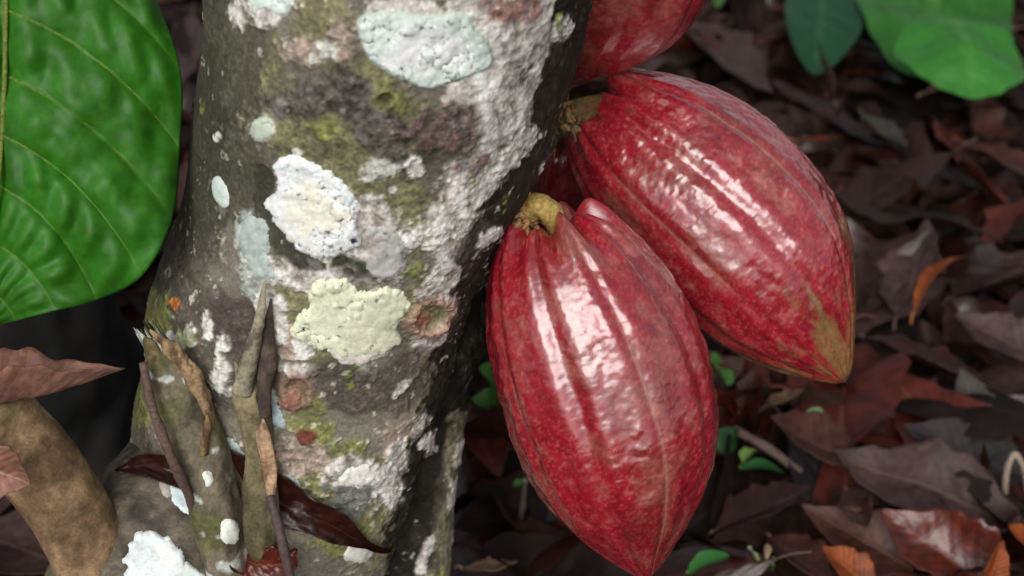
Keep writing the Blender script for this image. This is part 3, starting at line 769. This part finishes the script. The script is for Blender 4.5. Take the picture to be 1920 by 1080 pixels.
# ------------------------------------------------------------------ dead leaves
def leaf_geo(L, W, seed, curl=0.3, cup=0.3, fold=0.2, wave=0.15, torn=0.0, n=(26, 14), tipx=1.6, twist=0.0, rnd=False):
    """blade along +X, normal +Z; returns verts, faces, (u, v)"""
    rng = np.random.default_rng(seed)
    v = np.linspace(0, 1, n[0]); u = np.linspace(-1, 1, n[1])
    hw = np.sin(np.pi*v**0.85)**0.8
    hw = hw * np.where(v > 0.55, 1 - 0.25*((v-0.55)/0.45)**tipx, 1)
    if rnd: hw = np.clip(1 - np.abs(2*v - 1)**2.3, 0, 1)**0.5 * np.where(v > 0.85, 1 - 0.35*((v-0.85)/0.15), 1)
    hw[0] = 0.02; hw[-1] = 0.01
    e = 0.07*np.sin(v*rng.uniform(14, 24) + rng.uniform(0, 6)) + 0.05*np.sin(v*rng.uniform(30, 50))
    if rnd: e = e*0.3; v = 0.5 - 0.5*np.cos(np.pi*v); hw = np.clip(1 - np.abs(2*v - 1)**2.2, 0, 1)**0.5 * (1 - 0.22*sstep(0.7, 1.0, v)); hw[0] = 0.02; hw[-1] = 0.01
    VV, UU = np.meshgrid(v, u, indexing='ij')
    HW = (hw*(1+e))[:, None] * np.ones_like(UU)
    if torn:
        cut = 1 - torn*np.clip(vnoise(np.stack([v*5+seed, 0*v, 0*v], -1), seed), 0, 1)
        HW = np.where(UU > 0, HW*cut[:, None], HW)
    y = UU*HW*W/2
    x = (VV-0.5)*L
    z = fold*np.abs(UU)*HW*W*0.5 + cup*(UU*HW)**2*W*0.5 + 0.10*wave*W*np.sin(VV*rng.uniform(7, 13)+rng.uniform(0, 6))*np.abs(UU)*HW*3
    Q = np.stack([x.ravel()*25, y.ravel()*25, 0*x.ravel()+seed*1.7], -1)
    z = z + (W*0.10*wave*3*fbm(Q, 1.0, 3, seed)).reshape(z.shape)
    sv = np.minimum(((VV*11 - np.abs(UU)*2.2) % 1.0), 1-((VV*11 - np.abs(UU)*2.2) % 1.0))
    z = z + W*0.014*np.sin(np.pi*sv)*HW
    if abs(curl) > 1e-3:                                   # bend along the length
        k = curl/L; ang = x*k
        x, z = np.sin(ang)/k - z*np.sin(ang), (1-np.cos(ang))/k + z*np.cos(ang)
    if twist:
        a = twist*(VV-0.5); y, z = y*np.cos(a) - z*np.sin(a), y*np.sin(a) + z*np.cos(a)
    V = np.stack([x.ravel(), y.ravel(), z.ravel()], -1)
    return V, grid_faces(*n), np.stack([UU.ravel(), VV.ravel()], -1)

def add_petiole(V, Fc, uv, L, r=0.0009, plen=0.15, seed=0):
    """short leaf stalk joined to the blade's base"""
    base = V[:uv.shape[0]][uv[:, 1] == 0].mean(0)
    nx = V[uv[:, 1] > 0].reshape(-1, 3)[:1].mean(0)
    d = base - V[(uv[:, 1] > 0) & (uv[:, 1] < 0.08)].mean(0); d /= np.linalg.norm(d) + 1e-9
    pts = [base - d*0.01*0, base + d*L*plen*0.5 + np.array([0, 0, 0.002]), base + d*L*plen]
    ring = []
    for i, p in enumerate(pts):
        for kk in range(5):
            a = kk*2*np.pi/5
            ring.append(p + r*np.array([0, math.cos(a), math.sin(a)]))
    b = len(V)
    Fp = grid_faces(3, 5, True) + b
    return np.vstack([V, ring]), np.vstack([Fc, Fp]), np.vstack([uv, np.tile([0.0, 0.0], (15, 1))])

def place_leaf(name, p0, p1, W, mat, label, roll=0.0, seed=1, group=None, parent=None, cat='dead leaf', n=(34, 18), up=(0, 0, 1), petiole=True, **kw):
    p0, p1 = np.array(p0), np.array(p1)
    x = p1 - p0; L = np.linalg.norm(x); x /= L
    z = np.array(up, float); z = z - (z@x)*x; z /= np.linalg.norm(z)
    y = np.cross(z, x)
    a = math.radians(roll)
    y, z = y*math.cos(a) + z*math.sin(a), z*math.cos(a) - y*math.sin(a)
    V, Fc, uv = leaf_geo(L, W, seed, n=n, **kw)
    if petiole: V, Fc, uv = add_petiole(V, Fc, uv, L)
    o = obj(name, mesh_np(name, V, Fc, uv=uv), mat, parent)
    M = Matrix((( x[0], y[0], z[0], 0), (x[1], y[1], z[1], 0), (x[2], y[2], z[2], 0), (0, 0, 0, 1)))
    M.translation = Vector((p0+p1)/2)
    o.matrix_world = M
    md = o.modifiers.new('thick', 'SOLIDIFY'); md.thickness = 0.0004
    if label: tag(o, label, cat, group)
    return o

LIT = 'dead leaves of the leaf litter'
def litter(x0, y0, x1, y1, wpx, mat, label, roll=0, z0=0.03, z1=0.03, seed=1, **kw):
    p0, p1 = ground(x0, y0, z0), ground(x1, y1, z1)
    d = ((p0+p1)/2 - CAM) @ FW
    return place_leaf('fallen_leaf', p0, p1, wpx*d/F, DL[mat], label, roll, seed, LIT, **kw)

hero = [
 # x0,y0,x1,y1,width px,material,label,roll,z0,z1
 (1600,868,1436,784,105,'brown','reddish brown pointed leaf with its tip raised off the litter',-25,0.035,0.085,dict(curl=0.25,cup=0.25,fold=0.3)),
 (1800,1120,1500,948,130,'brown','long dull brown leaf lying beside the shiny red-brown one',-18,0.035,0.05,dict(curl=0.2,fold=0.25)),
 (1900,1130,1648,960,150,'wet','shiny wet red-brown leaf with raised edge catching the light',-22,0.045,0.06,dict(curl=0.15,cup=0.5,fold=0.2,wave=0.35)),
 (1640,1110,1538,1026,80,'orange','orange-brown leaf end poking from under the long brown leaf',-10,0.05,0.07,dict(curl=0.3)),
 (1846,1110,1878,1010,52,'orange','narrow orange leaf standing on edge near the shiny wet leaf',40,0.06,0.09,dict(curl=0.4)),
 (1935,1040,1886,985,60,'orange','small bright orange leaf scrap by the narrow orange leaf',0,0.05,0.07,dict(curl=0.3)),
 (1430,775,1512,733,44,'tan','small tan curled leaf below the greenish-tipped pod',-20,0.04,0.06,dict(curl=0.6,cup=0.5)),
 (1910,985,1560,850,165,'mauve','large mauve-grey brown leaf spread below the ribbed slate one',-20,0.03,0.05,dict(curl=0.3,wave=0.3)),
 (1930,900,1690,800,120,'slate','slate-dark ribbed leaf lying over the mauve-grey one',-20,0.03,0.05,dict(curl=0.2,wave=0.3)),
 (1860,850,1800,690,80,'grey','ash grey leaf curving down beside a black hollow',-20,0.03,0.06,dict(curl=0.5)),
 (1690,600,1745,420,110,'mauve','greyish tan broad leaf with an orange rolled leaf across it',-30,0.03,0.06,dict(curl=0.4,wave=0.3)),
 (1706,566,1806,462,34,'orange','orange rolled strip of leaf lying on a greyish leaf',-30,0.075,0.09,dict(curl=-0.9,cup=0.6)),
 (1790,560,1960,480,150,'mauve','broad mauve brown leaf beside the orange rolled strip',-20,0.03,0.05,dict(curl=0.2)),
 (1850,470,1960,360,110,'red','rust red leaf leaning over the broad mauve one',-35,0.05,0.09,dict(curl=0.3)),
 (1960,680,1790,590,95,'mauve','pale mauve leaf resting above the dark red litter',-15,0.05,0.06,dict(curl=0.3)),
 (1620,640,1865,735,105,'choc','long dark chocolate leaf pointing away from the pod tip',-20,0.03,0.04,dict(curl=0.2)),
 (1790,310,1910,415,75,'red','rusty leaf lying on edge below the bright green leaves',-45,0.04,0.06,dict(curl=0.3)),
 (1795,270,1950,345,90,'brown','tan brown leaf under the bright green plant',-10,0.04,0.05,dict(curl=0.3)),
 (1490,266,1574,262,22,'orange','bright orange leaf sliver beside the slanting pod',-30,0.05,0.06,dict(curl=0.2)),
 (1275,45,1445,185,120,'mauve','broad mauve grey leaf behind the dusty upper pod',-8,0.03,0.04,dict(curl=0.2)),
 (1615,222,1700,280,60,'grey','grey three-cornered leaf scrap in the dark litter',-10,0.04,0.05,dict(curl=0.3)),
 (1560,190,1528,75,50,'mauve','brown leaf standing up against the dark green plant',30,0.05,0.11,dict(curl=0.3)),
 (1735,180,1830,145,44,'pink','pinkish leaf tip showing below the bright green leaves',-20,0.05,0.06,dict(curl=0.3)),
 (880,770,935,905,90,'red','dark red-brown leaf between trunk and front pod',-10,0.03,0.04,dict(curl=0.3)),
 (870,1075,975,1062,50,'tan','tan orange leaf curl beside the trunk foot',-20,0.05,0.06,dict(curl=0.8)),
 (1350,1000,1525,915,120,'choc','dark reddish leaf half sunk below the front pod',-20,0.03,0.05,dict(curl=0.3)),
 (1445,1010,1560,1100,110,'brown','dull brown leaf under the orange-brown leaf end',-10,0.03,0.04,dict(curl=0.2)),
 (1590,930,1630,1000,60,'brown','small brown leaf stub standing between two long leaves',20,0.04,0.07,dict(curl=0.5)),
 (1390,770,1420,690,44,'brown','small brown leaf below the slanting pod',-20,0.03,0.05,dict(curl=0.3)),
 (1960,830,1870,740,90,'choc','dark brown leaf beside the ash grey leaf',-20,0.03,0.05,dict(curl=0.3)),
 (1700,330,1560,420,95,'dark','dusky leaf lying beside the slanting pod shoulder',-10,0.03,0.04,dict(curl=0.3)),
 (1600,600,1625,470,80,'dark','dark upright leaf close to the slanting pod tip',-20,0.03,0.06,dict(curl=0.4)),
 (1440,80,1570,20,60,'red','thin rusty leaf behind the dark green plant',-10,0.03,0.04,dict(curl=0.3)),
 (360,40,330,180,70,'mauve','mauve brown leaf between the green leaf and trunk',-10,0.03,0.05,dict(curl=0.3)),
 (350,310,345,420,40,'red','rusty red leaf bit between green leaf and trunk',-10,0.05,0.07,dict(curl=0.3)),
]
for i, h in enumerate(hero):
    litter(*h[:7], roll=h[7], z0=h[8], z1=h[9], seed=100+i, **h[10])

# the common run of the litter: single leaves, mesh shared between alike ones
rng = np.random.default_rng(12)
VAR = []; FORM = []
for i in range(14):
    L, W = rng.uniform(0.07, 0.15), rng.uniform(0.035, 0.06)
    V, Fc, uv = leaf_geo(L, W, 300+i, curl=rng.uniform(-0.9, 0.9), cup=rng.uniform(-0.3, 0.7), fold=rng.uniform(-0.1, 0.5), wave=rng.uniform(0.1, 0.5), torn=0.5*(i % 3 == 0), n=(20, 11), twist=rng.uniform(-0.6, 0.6))
    V, Fc, uv = add_petiole(V, Fc, uv, L)
    me = mesh_np('fallen_leaf', V, Fc, uv=uv); me.materials.append(DL['dark'])
    VAR.append(me); FORM.append('torn' if i % 3 == 0 else ('twisted', 'curled', 'folded', 'flat', 'narrow')[i % 5])
PAL = ['dark']*8 + ['black']*9 + ['choc']*9 + ['brown']*3 + ['red']*3 + ['mauve']*1 + ['slate']*1
PALN = {'dark': 'dark brown', 'black': 'blackened', 'choc': 'chocolate brown', 'brown': 'dull brown', 'red': 'rusty red', 'mauve': 'mauve grey', 'slate': 'slate dark', 'grey': 'ash grey'}
LAND = [(1740,60,'the bright green plant'),(1530,60,'the dull dark green leaf'),(1350,80,'the dusty upper pod'),(1530,265,'the orange leaf sliver'),(1760,510,'the orange rolled strip'),
        (1900,420,'the rust red leaning leaf'),(1600,690,'the greenish pod tip'),(1830,780,'the ash grey leaf'),(1750,1030,'the shiny wet leaf'),(1520,830,'the raised reddish leaf tip'),
        (1390,850,'the larger green seedling'),(1430,1040,'the pale dry sprout'),(1560,1050,'the orange-brown leaf end'),(900,850,'the trunk foot'),(930,1080,'the tan orange leaf curl'),
        (350,200,'the big green leaf'),(100,1040,'the brown side shoot'),(100,800,'the added near-black stem'),(1900,960,'the bent pale twig'),(1850,640,'the pale mauve leaf'),(1650,200,'the grey three-cornered scrap')]
cnt = 0
tries = 0
while cnt < 290 and tries < 4000:
    tries += 1
    ux, uy = rng.uniform(-150, 2100), rng.uniform(-160, 1180)
    if 380 < ux < 820: continue                              # wholly behind the trunk
    if ux < 300 and uy < 500: continue
    if 960 < ux < 1300 and 450 < uy < 950: continue
    if 1200 < ux < 1500 and 250 < uy < 600: continue
    if rng.uniform() < (uy+160)/2600.0: continue
    p = ground(ux, uy, 0.0)
    if np.hypot(p[0] - low[0] + 0.02, p[1] - low[1]) < 0.17: continue
    vi = int(rng.integers(len(VAR)))
    o = bpy.data.objects.new('fallen_leaf', VAR[vi])
    COL.objects.link(o)
    key = PAL[int(rng.integers(len(PAL)))]
    o.material_slots[0].link = 'OBJECT'; o.material_slots[0].material = DL[key]
    o.location = (p[0], p[1], rng.uniform(0.004, 0.030))
    o.rotation_euler = (rng.normal()*0.28, rng.normal()*0.22, rng.uniform(0, 6.283))
    s = rng.uniform(0.95, 1.6); o.scale = (s, s, s)
    near = min(LAND, key=lambda m: (m[0]-ux)**2 + (m[1]-uy)**2)[2]
    lab = '%s %s dead leaf in the litter near %s' % (PALN[key], FORM[vi], near)
    tag(o, lab, 'dead leaf', lab.replace('dead leaf in', 'dead leaves in'))
    cnt += 1
# finer litter that nobody could count, over a wider patch
Vs, Fs, Us = [], [], []; off = 0
base = [leaf_geo(0.07, 0.03, 500+i, curl=0.8*(i-2), cup=0.4, fold=0.3, wave=0.3, n=(9, 5)) for i in range(5)]
for i in range(6500):
    V, Fc, uv = base[i % 5]
    s = rng.uniform(0.35, 1.3)
    e = Matrix.Rotation(rng.uniform(0, 6.283), 3, 'Z') @ Matrix.Rotation(rng.normal()*0.35, 3, 'X') @ Matrix.Rotation(rng.normal()*0.3, 3, 'Y')
    r_ = 2.4*rng.uniform()**0.7
    a_ = rng.uniform(0, 6.283)
    c_ = np.array([0.2 + r_*math.cos(a_), 1.1 + r_*math.sin(a_), rng.uniform(0.0, 0.018)])
    Vs.append((V*s) @ np.array(e).T + c_); Fs.append(Fc + off); Us.append(uv); off += len(V)
def crumb_mat():
    m = DL['dark'].copy(); m.name = 'leaf_crumbs'
    return m
o = obj('leaf_litter', mesh_np('leaf_litter', np.vstack(Vs), np.vstack(Fs), uv=np.vstack(Us)), crumb_mat())
tag(o, 'dark crumbled leaf litter covering the soil', 'leaf litter', kind='stuff')

# ------------------------------------------------------------------ dead leaves caught at the foot of the trunk (lower left)
ds = d1
def lodged_leaf(name, ctr, half, mat, label, off=0.004, seed=1, nx=90, ny=18, targets=None):
    """dead leaf pressed against the trunk's foot, following its surface"""
    ctr = np.asarray(ctr, float); kk = np.linspace(0, 1, len(ctr)); t = np.linspace(0, 1, nx)
    c = spline(kk, ctr, t); h = np.interp(t, np.linspace(0, 1, len(half)), half)
    T = np.gradient(c, axis=0); T /= np.linalg.norm(T, axis=1)[:, None]
    nn_ = np.stack([-T[:, 1], T[:, 0]], -1)
    u = np.linspace(-1, 1, ny)
    q = c[:, None, :] + (u[None, :]*h[:, None]*(1 + 0.10*np.sin(t*31+seed))[:, None])[..., None]*nn_[:, None, :]
    D = np.full(q.shape[:2], np.nan)
    for i in range(nx):
        for j in range(ny):
            for tg in (targets or (TRUNK, ROOT)):
                l, _ = on_surface(tg, *q[i, j])
                if l is not None:
                    dd = (l-CAM) @ FW
                    D[i, j] = dd if np.isnan(D[i, j]) else min(D[i, j], dd)
    D = np.where(np.isnan(D), np.nanmin(D, axis=1)[:, None], D)
    row = np.nanmedian(D, axis=1); row = np.convolve(np.pad(row, 8, mode='edge'), np.ones(17)/17, 'valid')
    D = np.minimum(0.75*row[:, None] + 0.25*D, D) - off
    P3 = np.stack([q[..., 0].ravel(), q[..., 1].ravel(), 0*D.ravel()], -1)
    D = D - (0.0022*fbm(P3, 0.03, 3, seed)).reshape(D.shape) - 0.003*np.abs(u)[None, :]**2
    V = at(q[..., 0].ravel(), q[..., 1].ravel(), D.ravel())
    uv = np.stack([np.tile(u, nx), np.repeat(t, ny)], -1)
    o = obj(name, mesh_np(name, V, grid_faces(nx, ny), uv=uv), mat)
    md = o.modifiers.new('thick', 'SOLIDIFY'); md.thickness = 0.0004
    return tag(o, label, 'dead leaf')
lodged_leaf('dead_leaf', [(215, 882), (270, 872), (340, 885), (420, 890), (490, 925), (560, 960), (620, 985), (680, 1018), (715, 1032), (745, 1030)], [2, 18, 30, 44, 52, 42, 34, 26, 7, 4, 4], DL['choc'], 'dark wet chocolate leaf wedged behind the broken branch stubs', 0.005, 401)
lodged_leaf('dead_leaf', [(425, 1020), (450, 1045), (490, 1060), (530, 1055), (556, 1030)], [4, 26, 34, 30, 3], DL['wet'], 'crumpled rust-orange leaf scrap at the base of the broken stub', 0.016, 402)
place_leaf('dead_leaf', at(-130, 790, 0.490), at(236, 700, 0.525), 0.020, DL['pink'], 'curled pinkish brown dead leaf hanging below the big green leaf', roll=-12, seed=403, curl=0.25, cup=1.1, fold=0.8, wave=0.35, torn=0.7, up=(0, 0.0, 1.0))
place_leaf('dead_leaf', at(-110, 850, 0.47), at(58, 905, 0.485), 0.030, DL['pink'], 'pale pink dead leaf resting across the brown side shoot', roll=10, seed=404, curl=0.3, cup=0.3, up=(0,-0.8,0.6))
litter(-60,1000,190,1090,230,'mauve','mauve brown leaf beneath the brown side shoot',roll=-10,z0=0.05,z1=0.06,seed=405)
# thin dead twigs
def twig(pts, r, rgb, label, seed=0, name='twig'):
    o = tube(name, pts, r, M_STALK, None, 8, 0.12, 120, seed, lin(rgb), n=50)
    return tag(o, label, 'twig')
twig(path([(268, 680, d0-0.056), (285, 760, d0-0.052), (318, 850, d0-0.047), (350, 920, d0-0.035), (372, 980, d0-0.020), (400, 1030, d0-0.014)]), [0.0016, 0.0022, 0.0024, 0.002, 0.0018], (96, 76, 68), 'thin dark dead twig leaning on the thicker broken stub', 1)
twig(path([(506, 930, d1-0.028), (520, 980, d1-0.030), (532, 1030, d1-0.030), (552, 1110, d1-0.022)]), [0.0018, 0.0024, 0.0022, 0.002], (84, 68, 66), 'thin dark twig hanging from the slender split stub', 2)
twig([ground(1884, 925, 0.03), ground(1888, 880, 0.05), ground(1903, 852, 0.06), ground(1920, 880, 0.05), ground(1926, 920, 0.03)], [0.0022]*4, (150, 132, 116), 'pale thin twig bent into a loop above the litter', 3)
twig([ground(1375, 805, 0.05), ground(1440, 840, 0.045), ground(1500, 885, 0.03)], [0.003, 0.0035, 0.003], (104, 84, 76), 'short grey-brown twig lying below the slanting pod', 4)
twig([ground(985, 900, 0.10), ground(978, 960, 0.05), ground(965, 1010, 0.02)], [0.0016, 0.002, 0.002], (96, 90, 82), 'thin grey twig behind the front pod', 5)

# ------------------------------------------------------------------ added near-black stem at the left, standing for the shaded gap
ST2 = thing('added_shade_stem', None, 'near-black stem added to stand for the shade behind the green leaf', 'tree')
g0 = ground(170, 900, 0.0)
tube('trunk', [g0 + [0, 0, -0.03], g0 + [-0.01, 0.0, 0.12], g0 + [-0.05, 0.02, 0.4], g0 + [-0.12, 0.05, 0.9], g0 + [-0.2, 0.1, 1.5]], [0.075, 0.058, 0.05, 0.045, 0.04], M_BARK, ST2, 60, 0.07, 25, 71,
     bark_col(90, (10, 9, 8), (20, 18, 16), (14, 15, 11), False), n=120)  # near-black bark colour carries the deep shade of the gap

# ------------------------------------------------------------------ green plants on the ground
def green_leaf(parent, name, p0, p1, W, rgb, roll=0, seed=1, up=(0, 0, 1), heart=0.0, **kw):
    p0, p1 = np.array(p0), np.array(p1)
    x = p1-p0; L = np.linalg.norm(x); x /= L
    z = np.array(up, float); z = z-(z@x)*x; z /= np.linalg.norm(z); y = np.cross(z, x)
    a = math.radians(roll); y, z = y*math.cos(a)+z*math.sin(a), z*math.cos(a)-y*math.sin(a)
    V, Fc, uv = leaf_geo(L, W, seed, n=(40, 24), **kw)
    if heart:                                              # lobes swept back past the stalk
        back = heart*L*np.exp(-((uv[:, 1])/0.22)**2)*np.abs(uv[:, 0])
        hwx = np.abs(V[:, 1])/(W/2)
        V[:, 0] -= back*1.0
        V[:, 1] += np.sign(uv[:, 0])*np.abs(uv[:, 0])*W*0.30*np.exp(-((uv[:, 1]-0.06)/0.14)**2)
    Wd = (p0+p1)/2 + V[:, :1]*x + V[:, 1:2]*y + V[:, 2:3]*z
    ph = (uv[:, 1]*7 - np.abs(uv[:, 0])*1.6) % 1.0
    vein = np.clip(np.exp(-((np.minimum(ph, 1-ph))/0.05)**2)*0.35 + np.exp(-(uv[:, 0]/0.05)**2)*0.6, 0, 0.8)[:, None]
    c = lin(rgb)[None]*(1 + 0.2*fbm(Wd, 40, 3, seed))[:, None]
    c = c*(1-vein*0.5) + vein*0.5*lin((min(rgb[0]+60, 255), min(rgb[1]+50, 255), min(rgb[2]+40, 255)))
    o = obj(name, mesh_np(name, Wd, Fc, np.clip(c, 0, 0.6)), M_GREEN, parent)
    return o
def gp(px, py, z): return ground(px, py, z)

PL = thing('green_plant', None, 'low plant with two broad bright green rounded leaves over the litter', 'plant')
zP = 0.075
def wpx(w, x, y, z): return w * ((gp(x, y, z) - CAM) @ FW) / F
green_leaf(PL, 'leaf_blade', gp(1768, -85, zP+0.01), gp(1725, 128, zP-0.02), wpx(290, 1760, 20, zP), (44, 100, 34), -6, 601, rnd=True, curl=-0.35, cup=0.25, fold=-0.1, wave=0.12)
green_leaf(PL, 'leaf_blade', gp(1790, 12, zP+0.050), gp(1832, 166, zP+0.025), wpx(228, 1800, 90, zP), (52, 116, 42), -4, 602, rnd=True, curl=-0.7, cup=-0.35, fold=0.1, wave=0.12)
gb = gp(1790, 60, 0.0)
tube('stem', [gb + [0, 0.02, -0.01], gb + [0.01, 0.04, 0.05], gp(1830, -40, zP+0.035)], [0.002, 0.0018, 0.0015], M_STALK, PL, 8, 0.05, 50, 3, lin((90, 110, 56)))
PD = thing('green_plant', None, 'low plant with a dull dark green leaf beside a standing brown leaf', 'plant')
green_leaf(PD, 'leaf_blade', gp(1548, -60, 0.085), gp(1532, 122, 0.055), wpx(150, 1535, 40, 0.07), (26, 68, 42), -6, 603, rnd=True, curl=-0.5, cup=0.2, fold=0.15, wave=0.1)
gb = gp(1560, 20, 0.0)
tube('stem', [gb + [0, 0.02, -0.01], gb + [0.0, 0.03, 0.05], gp(1562, -35, 0.088)], [0.002, 0.0018, 0.0015], M_STALK, PD, 8, 0.05, 50, 4, lin((70, 84, 50)))

def seedling(label, base_px, leaves, rgb=(66, 138, 42)):
    t = thing('seedling', None, label, 'seedling', 'seedlings in the litter')
    b = gp(base_px[0], base_px[1], 0.0)
    for i, (x0, y0, z0, x1, y1, z1, wpx, roll, col_) in enumerate(leaves):
        p0, p1 = gp(x0, y0, z0), gp(x1, y1, z1)
        d = (p0-CAM) @ FW
        green_leaf(t, 'leaf_blade', p0, p1, wpx*d/F, col_, roll, 700+i+int(base_px[0]), curl=-0.5, cup=0.3, fold=0.25, wave=0.15, rnd=(i % 2 == 0))
        tube('stem', [b + [0, 0, -0.004], (b+p0)/2 + [0.002, 0, 0.006], p0], [0.0013, 0.0011, 0.0008], M_STALK, t, 7, 0.05, 50, i, lin((104, 126, 64)), n=14)
    return t
G1, G2, G3 = (62, 106, 42), (40, 76, 36), (92, 122, 58)
seedling('seedling with bright green leaves just under the two touching pods', (1380, 770), [(1352, 690, 0.05, 1366, 722, 0.045, 30, -20, G1), (1342, 685, 0.05, 1340, 660, 0.06, 22, -20, G1), (1385, 745, 0.03, 1403, 757, 0.03, 20, -10, G3)])
seedling('larger seedling with green leaves beside the lower right of the front pod', (1375, 880), [(1362, 850, 0.045, 1372, 800, 0.055, 60, -30, G2), (1392, 865, 0.045, 1416, 840, 0.05, 32, -20, G3), (1388, 875, 0.04, 1475, 885, 0.03, 38, -15, (44, 92, 48)), (1372, 880, 0.035, 1345, 892, 0.03, 16, -10, G3)])
seedling('single rounded green leaf of a seedling below the front pod tip', (1300, 1090), [(1288, 1072, 0.05, 1366, 1038, 0.06, 44, -15, (46, 100, 42))])
seedling('pale grey-green seedling leaf above the raised reddish leaf', (1552, 812), [(1548, 790, 0.035, 1512, 772, 0.04, 30, -15, (108, 142, 92))])
seedling('tiny green sprout between the trunk foot and front pod', (990, 925), [(985, 905, 0.03, 962, 910, 0.03, 16, -10, G1)])
seedling('bright green leaf of a plant glimpsed between trunk and front pod', (935, 800), [(935, 760, 0.05, 905, 690, 0.09, 70, -30, G1), (945, 765, 0.05, 885, 745, 0.06, 50, -20, G1)])
seedling('tiny green sprout behind the dusty upper pod', (1345, 20), [(1345, 12, 0.03, 1358, -10, 0.03, 22, -10, G1)])
t = seedling('pale dry sprout with whitish buds below the front pod', (1432, 1095), [(1420, 1050, 0.045, 1404, 1026, 0.06, 20, 0, (150, 160, 120)), (1438, 1045, 0.05, 1440, 1015, 0.075, 13, 0, (168, 142, 118)), (1448, 1058, 0.045, 1456, 1048, 0.05, 15, 0, (150, 170, 128))])

bpy.context.view_layer.update()
